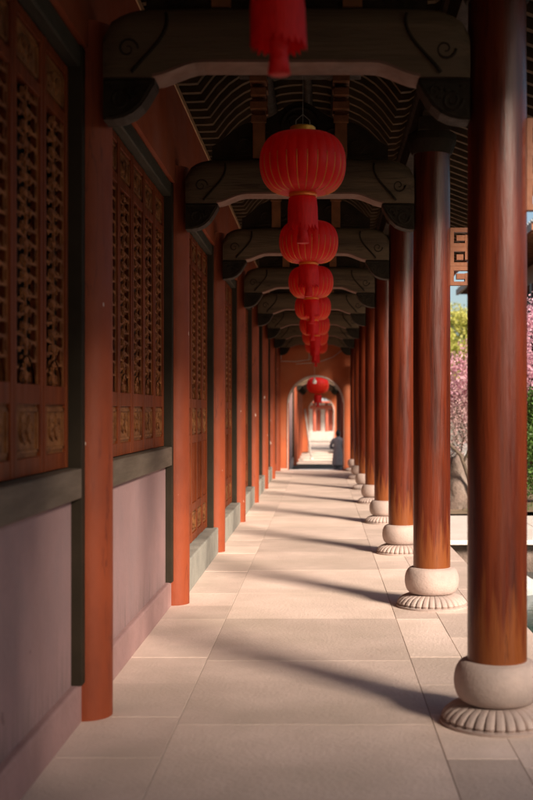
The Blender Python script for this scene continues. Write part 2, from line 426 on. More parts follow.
def carved_mesh(z0, z1, seed=0):
    b = MB(); y0, y1 = .062, W-.062
    b.box(-.028, -.018, .05, W-.05, z0-.01, z1+.01)
    for (a, c, d, e) in ((y0, y0+.018, z0+.012, z1-.012), (y1-.018, y1, z0+.012, z1-.012), (y0, y1, z0+.012, z0+.028), (y0, y1, z1-.028, z1-.012)):
        b.box(-.018, -.008, a, c, d, e)
    cz, cy = (z0+z1)/2, W/2
    rnd = random.Random(seed)
    hh = (z1-z0)/2-.05
    for k in range(26):
        a = rnd.random()*2*PI; r = math.sqrt(rnd.random())
        b.ball((-.016, cy+.115*r*math.cos(a), cz+hh*r*math.sin(a)), rnd.uniform(.012,.026), 6, 4, (.45,1,1.2), .5, k)
    for s in (-1, 1): bars(b, arc_pts(cy+s*.05, cz, min(.045, hh*.7), 0, 1.6*PI, 9), .012, -.018, -.006)
    return b
def leaf(parent, kind, y):
    b = MB(); e = .006
    top, bot = 3.34, (1.315 if kind == 'window' else .30)
    rails = [3.27, 3.07, 1.665] if kind == 'window' else [3.27, 3.07, 1.665, 1.32, .60]
    b.box(-.05, 0, 0+e, .05, bot, top); b.box(-.05, 0, W-.05, W-e, bot, top)
    b.box(-.045, -.003, .05, W-.05, bot, bot+.08); b.box(-.045, -.003, .05, W-.05, 3.29, top)
    b.box(-.045, -.003, .05, W-.05, 3.035, 3.095)
    b.box(-.045, -.003, .05, W-.05, 1.63, 1.72)
    if kind == 'door':
        b.box(-.045, -.003, .05, W-.05, 1.28, 1.36); b.box(-.045, -.003, .05, W-.05, .60, .68)
        for k in (1, 2, 3): b.box(-.034, -.012, .05+.0975*k-.012, .05+.0975*k+.012, .68, 1.28)
    fr = b.build('window_leaf' if kind == 'window' else 'door_leaf', M['frame'], parent, bevel=.004, loc=(0, y, 0))
    lattice_mesh(1.72, 3.035).build('lattice', M['lattice'], fr)
    carved_mesh(3.10, 3.285, 1).build('carved_panel', M['carved'], fr)
    if kind == 'window':
        carved_mesh(1.40, 1.625, 2).build('carved_panel', M['carved'], fr)
    else:
        carved_mesh(1.365, 1.625, 3).build('carved_panel', M['carved'], fr)
        carved_mesh(.385, .595, 4).build('carved_panel', M['carved'], fr)
        b = MB(); b.box(-.035, -.026, .05, W-.05, .68, 1.28); b.build('tall_panel', M['carved'], fr)
    return fr
def make_bay(kind, loc, label):
    nm = 'lattice_window' if kind == 'window' else 'lattice_door'
    t = thing(nm, loc, label, 'window' if kind == 'window' else 'door', 'carved lattice windows above the pink dado' if kind == 'window' else 'tall carved lattice doors farther along the wall')
    L0 = .205; L1 = S-.225; n = 6; w = (L1-L0)/n
    first = leaf(t, kind, L0); first.scale = (1, w/W, 1)
    for k in range(1, n):
        c = first.copy(); col.objects.link(c); c.parent = t; c.location = (0.0 if k%2 else -.002, L0+w*k, 0)
        for ch in list(first.children):
            g = ch.copy(); col.objects.link(g); g.parent = c
    b = MB(); b.box(-.19, -.18, L0, L1, .3 if kind == 'door' else 1.3, 3.34); b.build('unlit_backing', M['unlit_backing'], t)  # dark sheet in place of the unlit room
    b = MB(); b.box(-.06, .055, .128, S-.128, 3.352, 3.46); b.build('lintel', M['lintel'], t, bevel=.01)
    if kind == 'window':
        b = MB(); b.box(-.06, .062, .128, S-.128, 1.155, 1.308); b.build('sill', M['sill'], t, bevel=.008)
    else:
        b = MB(); b.box(-.06, .115, .13, S-.13, -.01, .288); b.build('threshold', M['threshold'], t, bevel=.012)
    return t
wb = make_bay('window', (-1.285, yd(.72), 0), 'nearest carved lattice window, at the left edge of the photo before the nearest pillar')
dup(wb, (-1.285, yd(1.72), 0), 'carved lattice window between the nearest and second nearest wall pillars')
dup(wb, (-1.285, yd(-.28), 0), 'carved lattice window beside the viewer, out of view')
db = make_bay('door', (-1.285, yd(2.72), 0), 'tall carved lattice doors just beyond the second nearest wall pillar')
for i, w_ in zip(range(1, 5), ('third', 'fourth', 'fifth', 'sixth')):
    dup(db, (-1.285, yd(2.72+i), 0), 'tall carved lattice doors just beyond the %s nearest wall pillar' % w_)
# the long wall itself
wall = thing('gallery_wall', (-1.29, yd(3), 0), 'long red plaster wall with pink dado running along the left of the gallery', 'wall')
oy = -yd(3)
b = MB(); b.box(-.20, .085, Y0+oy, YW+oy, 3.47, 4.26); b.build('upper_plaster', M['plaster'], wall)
b = MB()
for i in (-2, -1, 0, 1): 
    b.box(-.20, .014, yd(.72+i)+.129+oy, yd(1.72+i)-.129+oy, .0, 1.153)
b.box(-.20, 0.005, yd(7.72)+.129+oy, YW+oy, 0, 3.468)
b.build('dado', M['dado'], wall)
b = MB()
for i in (-2, -1, 0, 1): b.box(-.19, .052, yd(.72+i)+.10+oy, yd(1.72+i)-.10+oy, -.01, .20)
b.build('plinth', M['plinth'], wall, bevel=.012)
b = MB(); b.box(-.30, -.205, Y0+oy, YW+oy, -.1, 4.9); b.build('wall_core', M['unlit_backing'], wall)

# ---------------------------------------------------------------- moon beams with corbels
BX0, BX1 = -1.112, .752
BC = (BX0+BX1)/2
def scroll(b, cx, cz, r0, turns, y, rad=.010, s=1, a0=0, flat=1):
    pts = []
    n = int(14*turns)
    for k in range(n+1):
        a = a0+s*2*PI*turns*k/n; r = r0*(1-.82*k/n)
        pts.append((cx+r*math.cos(a), y, cz+r*math.sin(a)))
    b.tube(pts, [rad*(1-.5*k/n) for k in range(n+1)], 6)
def make_beam(loc, label):
    t = thing('crossbeam', loc, label, 'beam', 'curved wooden crossbeams between the wall and the columns')
    b = MB(); st = []
    N_ = 44
    for k in range(N_+1):
        x = BX0+(BX1-BX0)*k/N_
        e = min(x-BX0, BX1-x)
        q = min(1, max(0, (e-.24)/.26)); q = q*q*(3-2*q)
        zb = 3.292+.073*q
        q2 = min(1, e/.24); q2 = math.sqrt(1-(1-q2)**2)
        zt = 3.52+.13*q2 + .012*math.sin(PI*k/N_)
        hw = .085+.03*q2
        st.append((x, zb, zt, hw))
    ring = 16
    base = len(b.v)
    for (x, zb, zt, hw) in st:
        cz, hz = (zb+zt)/2, (zt-zb)/2
        for j in range(ring):
            a = 2*PI*(j+.5)/ring
            ca, sa = math.cos(a), math.sin(a)
            p = .62
            yy = math.copysign(abs(ca)**p, ca)*hw; zz = math.copysign(abs(sa)**p, sa)*hz
            if sa < -.5: zz = -hz*1.0; yy *= 1.0
            b.v.append((x, yy, cz+zz))
    for i in range(N_):
        for j in range(ring):
            k = (j+1) % ring
            b.f.append((base+i*ring+j, base+i*ring+k, base+(i+1)*ring+k, base+(i+1)*ring+j)); b.tone.append(.5)
    b.f.append(tuple(base+j for j in reversed(range(ring)))); b.f.append(tuple(base+N_*ring+j for j in range(ring))); b.tone += [.5,.5]
    beam = b.build('beam_log', M['beam'], t, True, auto=35)
    # incised moon curves near both ends, both faces
    for s, xe in ((1, BX0), (-1, BX1)):
        for f in (-1, 1):
            b = MB()
            pts = []
            for k in range(15):
                a = -.5+1.9*k/14
                zz = 3.31+.30*k/14
                pts.append((xe+s*(.22+.11*math.sin(a*1.35)), f*(.113+.004*math.sin(PI*k/14)), zz))
            b.tube(pts, .009, 6)
            scroll(b, xe+s*.13, 3.43, .055, 1.3, f*.108, .008, s)
            b.build('carved_scroll', M['bracket'], beam, True)
    # underside strip, its paler colour stands in for light bounced off the floor
    b = MB(); xs = [s_ for s_ in st if s_[0] > BX0+.235 and s_[0] < BX1-.235]
    for (p, q) in zip(xs[:-1], xs[1:]):
        hw = .108
        b.quad((p[0], -hw, p[1]-.003), (q[0], -hw, q[1]-.003), (q[0], hw, q[1]-.003), (p[0], hw, p[1]-.003))
        for f in (-hw, hw):
            b.quad((p[0], f, p[1]-.003), (q[0], f, q[1]-.003), (q[0], f, q[1]+.012), (p[0], f, p[1]+.012))
    b.build('soffit_bounce_strip', M['soffit'], t, True)
    for s, xe in ((1, BX0), (-1, BX1)):
        b = MB()
        pr = [(0, 3.290), (.262, 3.290), (.262, 3.262), (.245, 3.235), (.225, 3.20), (.195, 3.155), (.15, 3.115), (.10, 3.092), (.05, 3.082), (0, 3.08)]
        pts = [(xe+s*u, z) for u, z in pr]
        if s > 0: pts = pts[::-1]
        b.prism(pts, -.075, .075)
        for f in (-1, 1):
            y = f*.075
            rim = [(xe+s*max(.012,(u-.012)), y, z+.010) for u, z in pr[2:]]
            b.tube(rim, .009, 6)
            b.tube([(xe+s*.012, y, 3.275), (xe+s*.25, y, 3.275)], .008, 6)
            scroll(b, xe+s*.09, 3.18, .055, 1.6, y, .010, s); scroll(b, xe+s*.18, 3.225, .032, 1.3, y, .008, -s)
            for k in range(5): b.ball((xe+s*(.04+.04*k), y, 3.25-.022*(k%2)-.01*k), .014, 6, 4, (1.2,.6,.8))
        b.build('corbel', M['bracket'], t, bevel=.004)
    # carved camel-hump board and two stepped bracket posts carrying the purlins
    b = MB()
    out = []
    for k in range(33):
        u = -1+2*k/32
        z = 3.80+.30*math.cos(u*PI/2)**1.5+.035*math.cos(u*9)
        out.append((BC+u*.72, z))
    b.prism([(BC-.72, 3.655)]+out+[(BC+.72, 3.655)], -.035, .035)
    for f in (-1, 1):
        y = f*.036
        pts = [(BC+.15*math.cos(a), y, 3.93+.15*math.sin(a)) for a in [2*PI*k/24 for k in range(25)]]
        b.tube(pts, .016, 6)
        scroll(b, BC-.045, 3.95, .08, 1.5, y, .014, 1); scroll(b, BC+.06, 3.90, .06, 1.4, y, .012, -1)
        for s in (-1, 1):
            scroll(b, BC+s*.27, 3.83, .09, 1.6, y, .014, s); scroll(b, BC+s*.46, 3.77, .07, 1.5, y, .012, -s)
            b.tube([(BC+s*.18, y, 3.72), (BC+s*.35, y, 3.70), (BC+s*.6, y, 3.69)], .012, 6)
    b.build('carved_board', M['bracket'], t, bevel=.003)
    for s in (-1, 1):
        b = MB(); px = BC+s*.335
        b.box(px-.05, px+.05, -.06, .06, 3.66, 4.48)
        zz = 3.95
        for k in range(5):
            b.box(px-.062-.006*(k%2), px+.062+.006*(k%2), -.085-.045*k*.9, -.05, zz+.10*k, zz+.10*k+.062)
            b.box(px-.062-.006*(k%2), px+.062+.006*(k%2), .05, .085+.045*k*.9, zz+.10*k, zz+.10*k+.062)
        b.box(px-.10, px+.10, -.12, .12, 4.48, 4.56)
        b.build('bracket_post', M['bracket2'], t, bevel=.005)
    b = MB(); b.box(BC-.50, BC+.50, -.07, .07, 4.34, 4.47)
    for s in (-1, 1): scroll(b, BC+s*.52, 4.40, .07, 1.4, -.07, .013, s)
    b.build('tie_beam', M['bracket'], t, bevel=.006)
    return t
b0 = make_beam((0, yd(1.68), 0), 'nearest curved crossbeam, dark, at the very top of the photo')
for i in range(1, 8):
    dup(b0, (0, yd(1.68+i), 0), '%s curved crossbeam of the gallery ceiling' % ordw[i])
for i in (-1, -2, -3):
    dup(b0, (0, yd(1.68+i), 0), '%s curved crossbeam overhead behind the viewer, out of view' % {-1:'first',-2:'second',-3:'third'}[i])

# ---------------------------------------------------------------- roof
def ceil_profile():
    L_ = []
    for u, z in ((-1.22,4.315), (-1.10,4.317), (-1.035,4.322), (-.995,4.375), (-.93,4.46), (-.84,4.55), (-.74,4.62), (-.63,4.67), (-.515,4.70)):
        L_.append((u, z))
    mid = [(BC+.33*math.sin(a), 4.70+.075*math.cos(a)) for a in [-PI/2+PI*k/8 for k in range(1, 8)]]
    R_ = [(2*BC-u, z) for u, z in reversed(L_)]
    R_[-1] = (.90, 4.42); R_[-2] = (.76, 4.33)
    return L_+mid+R_
CP = ceil_profile()
EV = [(.93, 4.52), (1.40, 4.35), (1.90, 4.16), (2.30, 4.02)]
def make_roof(yA, yB, z, label, nparts, name='gallery_roof', tmat=None):
    t = thing(name, (0, yA, z), label, 'roof')
    Ln = yB-yA
    def mk(prof, y, w, hgt, b):
        n = len(b.v); k = len(prof)
        # strip with thickness hgt above profile
        for (yy) in (y-w/2, y+w/2):
            for i, (u, zz) in enumerate(prof):
                a = prof[max(0, i-1)]; c = prof[min(k-1, i+1)]
                d = Vector((c[0]-a[0], c[1]-a[1])).normalized(); nn = Vector((-d.y, d.x))
                b.v.append((u, yy, zz)); b.v.append((u+nn.x*hgt, yy, zz+nn.y*hgt))
        o2 = 2*k
        for i in range(k-1):
            A = n+2*i
            b.f += [(A, A+2, A+2+o2, A+o2), (A+1, A+1+o2, A+3+o2, A+3), (A, A+1, A+3, A+2), (A+o2, A+2+o2, A+3+o2, A+1+o2)]; b.tone += [.5]*4
        b.f += [(n, n+o2, n+o2+1, n+1), (n+2*k-2, n+2*k-1, n+o2+2*k-1, n+o2+2*k-2)]; b.tone += [.5]*2
    step = S/13
    ys = [step*(i+.5) for i in range(int(Ln/step))]
    vis = sorted(ys, key=lambda q: abs((yA+q)-yd(4.6)))[:nparts]
    vis = set(vis); rest = MB(); first = None
    for y in ys:
        if y in vis:
            if first is None:
                b = MB(); mk(CP, 0, .062, .07, b); mk(EV, 0, .062, .07, b)
                first = b.build('rafter', M['rafter'], t, loc=(0, y, 0))
            else:
                c = first.copy(); col.objects.link(c); c.parent = t; c.location = (0, y, 0)
        else:
            mk(CP, y, .062, .07, rest); mk(EV, y, .062, .07, rest)
    if rest.v:
        o = rest.build('rafter_rest', M['rafter'], t); o.name = 'rafters'; o['kind'] = 'stuff'
    b = MB()
    up = [(u, zz+.072) for u, zz in CP]
    for (p, q) in zip(up[:-1], up[1:]): b.quad((p[0], 0, p[1]), (q[0], 0, q[1]), (q[0], Ln, q[1]), (p[0], Ln, p[1]))
    e2 = [(u, zz+.072) for u, zz in EV]
    for (p, q) in zip(e2[:-1], e2[1:]): b.quad((p[0], 0, p[1]), (q[0], 0, q[1]), (q[0], Ln, q[1]), (p[0], Ln, p[1]))
    b.build('ceiling_board', M['board'], t)
    b = MB(); 
    for px in (BC-.335, BC+.335): b.tube([(px, 0, 4.625), (px, Ln, 4.625)], .07, 14)
    b.tube([(BC+.04, 0, 4.73), (BC+.04, Ln, 4.73)], .045, 12)
    b.build('purlin', M['bracket'], t, True, auto=40)
    b = MB(); b.box(-1.25, -1.195, 0, Ln, 4.255, 4.31); b.build('cornice_strip', M['cornice'], t, bevel=.004)
    b = MB(); b.box(.84, .96, 0, Ln, 4.065, 4.30); b.tube([(.9, 0, 4.36), (.9, Ln, 4.36)], .09, 14); b.build('architrave', M['bracket'], t, bevel=.006)
    b = MB(); b.box(2.30, 2.34, 0, Ln, 3.99, 4.10); b.build('eave_board', M['frame'], t)
    # tiles: pitched roof with ribbed half-round tiles
    b = MB()
    prof = [(2.40, 4.14), (1.8, 4.42), (.9, 4.85), (BC, 5.7), (-1.3, 5.0), (-3.2, 4.35)]
    for (p, q) in zip(prof[:-1], prof[1:]):
        b.quad((p[0], 0, p[1]), (p[0], Ln, p[1]), (q[0], Ln, q[1]), (q[0], 0, q[1]))
    y = .12
    while y < Ln:
        b.tube([(u, y, zz+.02) for u, zz in prof], .06, 6); y += .24
    b.build('roof_tiles', tmat or M['tile'], t)
    return t
make_roof(Y0, YW-.05, 0, 'dark timber ceiling with close-set curved rafters over the red gallery', 100)

# ---------------------------------------------------------------- lanterns
def make_lantern(loc, label, cord=1.35):
    t = thing('red_lantern', loc, label, 'lantern', 'red silk lanterns hung in a row down the gallery')
    n = 26
    prof = []
    for k in range(19):
        a = -PI/2+PI*k/18
        prof.append((.085+.205*max(0, math.cos(a))**.62, .198*math.sin(a)))
    b = MB()
    b.lathe(prof, n*8, mod=lambda a, z: 1-.024*(1-abs(math.sin(a*n/2)))**1.3*min(1, (.2-abs(z))*14+.15))
    b.build('lantern_body', M['lantern'], t, True, auto=70)
    b = MB()
    for i in range(n):
        a = 2*PI*i/n
        b.tube([((r*(1-.024*min(1, (.2-abs(z))*14+.15))+.001)*math.cos(a), (r*(1-.024*min(1, (.2-abs(z))*14+.15))+.001)*math.sin(a), z) for r, z in prof[1:11]], .0034, 5)
    b.build('gold_piping', M['gold'], t, True)
    b = MB(); b.lathe([(.078,.185),(.086,.198),(.086,.24),(.078,.246),(.02,.25)], 28); b.build('gold_cap', M['goldcap'], t, True, auto=40)
    b = MB(); b.lathe([(.075,-.19),(.092,-.198),(.096,-.212),(.094,-.222),(.08,-.226)], 28); b.build('gold_collar', M['gold'], t, True, auto=40)
    b = MB(); m_ = 44
    b.lathe([(.080,-.224),(.093,-.232),(.096,-.30),(.097,-.36),(.099,-.405)], m_, mod=lambda a, z: 1+(.035 if round(a/(2*PI/44))%2 else -.05)*(1 if z < -.24 else 0)+.02*math.sin(a*5+z*9), caps=False)
    for i in range(m_):
        x, y, z = b.v[-m_+i]; b.v[-m_+i] = (x, y, z-.030*(i%2)-.018*random.random())
    b.build('fringe', M['fringe'], t, True)
    b = MB()
    b.tube([(0,0,-.226),(0,0,-.40)], .008, 6)
    b.lathe([(.012,-.385),(.034,-.40),(.036,-.43),(.028,-.445),(.033,-.47),(.042,-.53)], 20, mod=lambda a, z: 1+.06*math.sin(a*9))
    b.build('tassel', M['fringe'], t, True)
    b = MB(); b.tube([(0,0,.23),(0,0,cord)], .0025, 6); b.tube([(-.05,0,.225),(-.045,0,.29),(0,0,.33),(.045,0,.29),(.05,0,.225)], .0035, 6)
    b.build('hanging_wire', M['wire'], t)
    return t
lm = (2.18, 3.252)
LXs = [-.165, -.128, -.130, -.142, -.145, -.14, -.15, -.145, -.148]
l0 = make_lantern((LXs[1], yd(2.18), 3.252), 'nearest whole red lantern with gold piping, the largest in the row', cord=1.47)
lz = [3.345, 3.252, 3.245, 3.25, 3.25, 3.235, 3.25, 3.24]
names = {0:'red lantern at the top edge of the photo showing only its hanging fringe', 2:'second whole red lantern in the row, behind the largest', 3:'third whole red lantern in the row', 4:'fourth whole red lantern in the row', 5:'fifth whole red lantern in the row', 6:'sixth whole red lantern in the row', 7:'farthest red lantern in the row before the arched wall'}
for i in (0,2,3,4,5,6,7):
    dup(l0, (LXs[i], yd(1.18+i), lz[i]), names[i], rz=i*.9).rotation_euler[:2] = (math.radians(random.uniform(-2,2)), math.radians(random.uniform(-2,2)))
dup(l0, (-.12, yd(.18), 3.3), 'red lantern hanging above the viewer, out of view', rz=.3)

# ---------------------------------------------------------------- arched end wall
def arch_wall(y, zb, cx, r, spring, x0, x1, top, th, label, mats, name='arched_wall', trimw=.032):
    t = thing(name, (cx, y, zb), label, 'wall')
    b = MB()
    pts = [(x0-cx, 0), (-r, 0), (-r, spring)] + [(r*math.cos(PI-PI*k/24), spring+r*math.sin(PI*k/24)) for k in range(1, 24)] + [(r, spring), (r, 0), (x1-cx, 0), (x1-cx, top), (x0-cx, top)]
    # strips left, right, and voussoir quads above the arch
    b.box(x0-cx, -r, 0, th, 0, top); b.box(r, x1-cx, 0, th, 0, top)
    for k in range(24):
        a0, a1 = PI-PI*k/24, PI-PI*(k+1)/24
        p0 = (r*math.cos(a0), spring+r*math.sin(a0)); p1 = (r*math.cos(a1), spring+r*math.sin(a1))
        b.prism([p0, p1, (p1[0], top), (p0[0], top)], 0, th)
    b.build('plaster', mats[0], t)
    b = MB()
    path = [(-r, 0), (-r, spring)] + [(r*math.cos(PI-PI*k/32), spring+r*math.sin(PI*k/32)) for k in range(1, 32)] + [(r, spring), (r, 0)]
    for (p, q) in zip(path[:-1], path[1:]):
        cen = Vector((0, spring))
        def off(pt, d):
            if pt[1] <= spring: return (pt[0]+math.copysign(d, pt[0]), pt[1])
            v = Vector((pt[0], pt[1]-spring)).normalized(); return (pt[0]+v.x*d, pt[1]+v.y*d)
        b.prism([off(p, -.012), off(q, -.012), off(q, trimw), off(p, trimw)], -.025, th+.025)
    b.build('arch_trim', mats[1], t)
    return t
ACX = -.171
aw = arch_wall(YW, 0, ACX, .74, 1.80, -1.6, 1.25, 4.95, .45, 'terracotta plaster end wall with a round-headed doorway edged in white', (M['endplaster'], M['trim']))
arch_wall(Y0-.45, 0, ACX, .74, 1.80, -1.6, 1.25, 4.95, .45, 'terracotta wall with a round-headed doorway added behind the viewer to block sky light, out of view', (M['plaster'], M['trim']))  # unseen wall added to close the open end and cut sky light
b = MB(); b.box(-1.2-ACX, -.76, -.10, -.002, 0, .045); b.box(.76, .9-ACX, -.10, -.002, 0, .045); b.build('skirting', M['trim'], aw, bevel=.005)
b = MB(); b.box(-.735, .735, -.10, .20, -.75, .004); b.build('doorstep', M['white'], aw, bevel=.01)
# steps down behind
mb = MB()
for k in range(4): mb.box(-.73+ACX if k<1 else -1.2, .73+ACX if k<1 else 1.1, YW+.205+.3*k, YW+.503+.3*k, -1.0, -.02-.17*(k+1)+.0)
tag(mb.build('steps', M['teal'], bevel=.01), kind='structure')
# roof cap of that wall
wt = MB(); 
for i in range(14): wt.tube([(-1.6-ACX+.21*i, -.2, 4.93), (-1.6-ACX+.21*i, .22, 5.10), (-1.6-ACX+.21*i, .65, 4.93)], .06, 6)
wt.box(-1.7-ACX, 1.3-ACX, -.15, .6, 4.95, 4.99); wt.build('coping', M['tile'], aw)

# conduit, cable, camera and bulb on the end wall
def wp(px, py, d=8.83): return ((px-322)*d*.003065, 1.6-(py-411)*d*.003065)
b = MB(); y = YW-.02
P_ = [wp(279.5, 340), wp(279.5, 361), wp(296, 361.5), wp(309, 359.5), wp(309.5, 342)]
b.tube([(x, y, z) for x, z in P_], .011, 6); b.tube([(x-.04, y, z-.0) for x, z in [wp(282.5, 340), wp(282.5, 359)]], .009, 6)
P_ = [wp(296,364), wp(310,363), wp(322,361), wp(333,357), wp(341,351), wp(347,345)]
b.tube([(x, y-.01, z) for x, z in P_], .008, 6)
tag(b.build('wall_cable', M['conduit']), 'pale cables and conduit loosely run across the wall above the doorway', 'cable')
x, z = wp(348, 348)
t = thing('security_camera', (x, YW-.02, z), 'small black security camera on the end wall, right of the cables', 'camera')
b = MB(); b.box(-.05,.05,-.16,0,-.045,.045); b.build('camera_body', M['black'], t, bevel=.015)
b = MB(); b.lathe([(.03,0),(.034,.012),(.02,.02)], 16); o = b.build('lens', M['goldcap'], t, True); o.rotation_euler=(PI/2,0,0); o.location=(0,-.16,-.005)
b = MB(); b.tube([(0,-.06,.045),(0,-.06,.10),(0,0,.12)], .012, 6); b.build('mount', M['conduit'], t)
t = thing('hanging_bulb', (*wp(314.5, 381, 8.75)[:1], yd(8.75), wp(314.5, 381, 8.75)[1]), 'small white teardrop lamp hanging in the head of the arched doorway', 'lamp')
b = MB(); b.lathe([(.01,-.085),(.045,-.07),(.06,-.03),(.052,.01),(.03,.05),(.018,.08)], 20); b.build('bulb', M['glassw'], t, True)
b = MB(); b.lathe([(.02,.075),(.022,.10),(.01,.11)], 12); b.tube([(0,0,.1),(0,.0,2.6)], .004, 6); b.build('bulb_holder', M['conduit'], t)

# ---------------------------------------------------------------- lower gallery beyond the arch
far = 'beyond the arched doorway'
l9 = dup(l0, (-.125, YW+2.85, 2.36), 'red lantern seen through the head of the arched doorway', rz=.5); l9.scale = (1.14,1.14,1.2)
Y2 = YW+.5; Y3 = 18.3*S
lw = thing('far_gallery_wall', (-1.25, Y2, LZ), 'pale sunlit wall on the left of the lower gallery, seen through the doorway', 'wall')
b = MB(); b.box(-.25, 0, 0, Y3-Y2, 0, 3.9); b.build('plaster', M['dado'], lw)
b = MB(); b.box(0, .05, 0, Y3-Y2, 0, .35); b.build('plinth', M['trim'], lw, bevel=.01)
for i in range(9):
    y = YW+2.8 if i == 0 else 46.9+(i-1)*S
    if y > Y3-.6: break
    dup(p0, (PXc+.05, y, LZ), 'red pillar of the lower gallery, %s behind the arched doorway' % ['first','second','third','fourth','fifth','sixth','seventh','eighth','ninth'][i], group='red pillars of the lower gallery')
    dup(b0, (0, y, LZ+.08), 'curved crossbeam of the lower gallery, %s behind the arched doorway' % ['first','second','third','fourth','fifth','sixth','seventh','eighth','ninth'][i], group='crossbeams of the lower gallery')
    if i: dup(c0, (CX+.03, y, LZ), 'red column of the lower gallery, %s behind the arched doorway' % ['first','second','third','fourth','fifth','sixth','seventh','eighth','ninth'][i], group='columns of the lower gallery')
    else: dup(c0, (CX+.25, y, LZ), 'red column of the lower gallery, first behind the arched doorway', group='columns of the lower gallery')
rf = make_roof(46.5, Y3-.1, LZ+.08, 'dark timber ceiling of the lower gallery beyond the arched doorway', 0, 'far_gallery_roof')
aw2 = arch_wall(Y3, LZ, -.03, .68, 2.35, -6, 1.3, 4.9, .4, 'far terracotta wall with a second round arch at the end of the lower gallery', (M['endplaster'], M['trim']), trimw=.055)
# leaning pole seen left inside the far arch
t = thing('leaning_pole', (-.55, yd(15.5), LZ), 'long grey pole leaning by the left edge of the second arch', 'pole')
b = MB(); b.tube([(.05,0,0),(-.12,.3,1.2),(-.28,.6,2.4)], .04, 8); b.build('shaft', M['conduit'], t, True)
b = MB(); b.lathe([(.10,0),(.09,.05),(.04,.08)], 14, c=(.05,0,0)); b.build('foot', M['terrace'], t, True)

# ---------------------------------------------------------------- far hall
HY = 25.2*S
h = thing('far_hall', (0, HY, LZ), 'distant hall with red doors, white panels and tiled roof framed by the second arch', 'building')
for k in range(4):
    b = MB(); b.box(-7, 7, -1.6+.4*k, -1.2+.4*k, 0, .17*(k+1)); b.build('step', M['kerb'], h, bevel=.01)
b = MB(); b.box(-9, 9, 0, 8, 0, .70); b.build('platform', M['terrace'], h)
b = MB(); b.box(-9, 9, 2.2, 2.5, .7, 4.4); b.build('wall', M['white'], h)
for k in range(-5, 6):
    b = MB(); b.lathe([(.13,.7),(.13,3.2)], 16, c=(k*.95+.35, .4, 0)); b.build('post', M['redwood'], h, True, auto=40)
    b = MB(); x = k*.95+.35+.475
    b.box(x-.30, x+.02, 2.12, 2.19, .75, 2.4); b.build('door', M['redwood'], h)
b = MB(); b.box(-9, 9, .25, .55, 2.45, 2.75); b.build('lintel', M['redwood'], h)
b = MB()
for k in range(-20, 21): b.box(k*.3-.02, k*.3+.02, .38, .42, 2.75, 3.05)
b.build('rail_fretwork', M['redwood'], h)
b = MB()
prof = [(-.9, 3.05), (.6, 3.55), (3, 4.9), (6, 3.4)]
for (p, q) in zip(prof[:-1], prof[1:]): b.quad((-10, p[0], p[1]), (10, p[0], p[1]), (10, q[0], q[1]), (-10, q[0], q[1]))
for k in range(80): b.tube([(-10+.25*k, u, z_+.02) for u, z_ in prof[:3]], .06, 6)
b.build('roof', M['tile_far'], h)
b = MB(); b.box(-10, 10, -.95, -.88, 2.93, 3.05); b.build('eave_board', M['redwood'], h)

# ---------------------------------------------------------------- opposite building across the garden
ob = thing('opposite_hall', (5.4, 25.2, 0), 'hall across the garden with grey tiled eave and shadowed timber front', 'building')
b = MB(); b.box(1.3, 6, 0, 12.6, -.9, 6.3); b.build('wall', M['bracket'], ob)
b = MB(); b.box(.2, .45, 0, 12.6, 5.0, 5.5); b.build('eave_beam', M['bracket2'], ob)
for k in range(3):
    b = MB(); b.lathe([(.17, -.2), (.17, 5.0)], 18, c=(.33, .3+4.2*k, 0)); b.build('post', M['column'], ob, True, auto=40)
b = MB()
prof = [(-.75, 5.75), (.4, 6.2), (1.8, 6.6), (3.4, 6.9), (8, 5.4)]
for (p, q) in zip(prof[:-1], prof[1:]): b.quad((p[0], -.8, p[1]), (p[0], 13, p[1]), (q[0], 13, q[1]), (q[0], -.8, q[1]))
for k in range(52): b.tube([(u, -.8+.265*k, z_+.03) for u, z_ in prof[:4]], .075, 6)
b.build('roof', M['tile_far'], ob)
b = MB(); b.box(-.80, -.72, -.8, 13, 5.58, 5.76)
b.build('eave_board', M['frieze'], ob)
b = MB()
for k in range(33): b.box(-.70, 1.3, -.6+.42*k, -.52+.42*k, 5.60, 5.70)
b.build('eave_rafters', M['bracket2'], ob)
b = MB()
for k in range(3):
    y = 1.0+4.2*k
    for j in range(5): b.box(1.24, 1.30, y+.55*j, y+.08+.55*j, .4, 4.4)
    b.box(1.25, 1.30, y, y+2.3, 2.4, 2.5)
b.build('lattice_screen', M['frame'], ob)

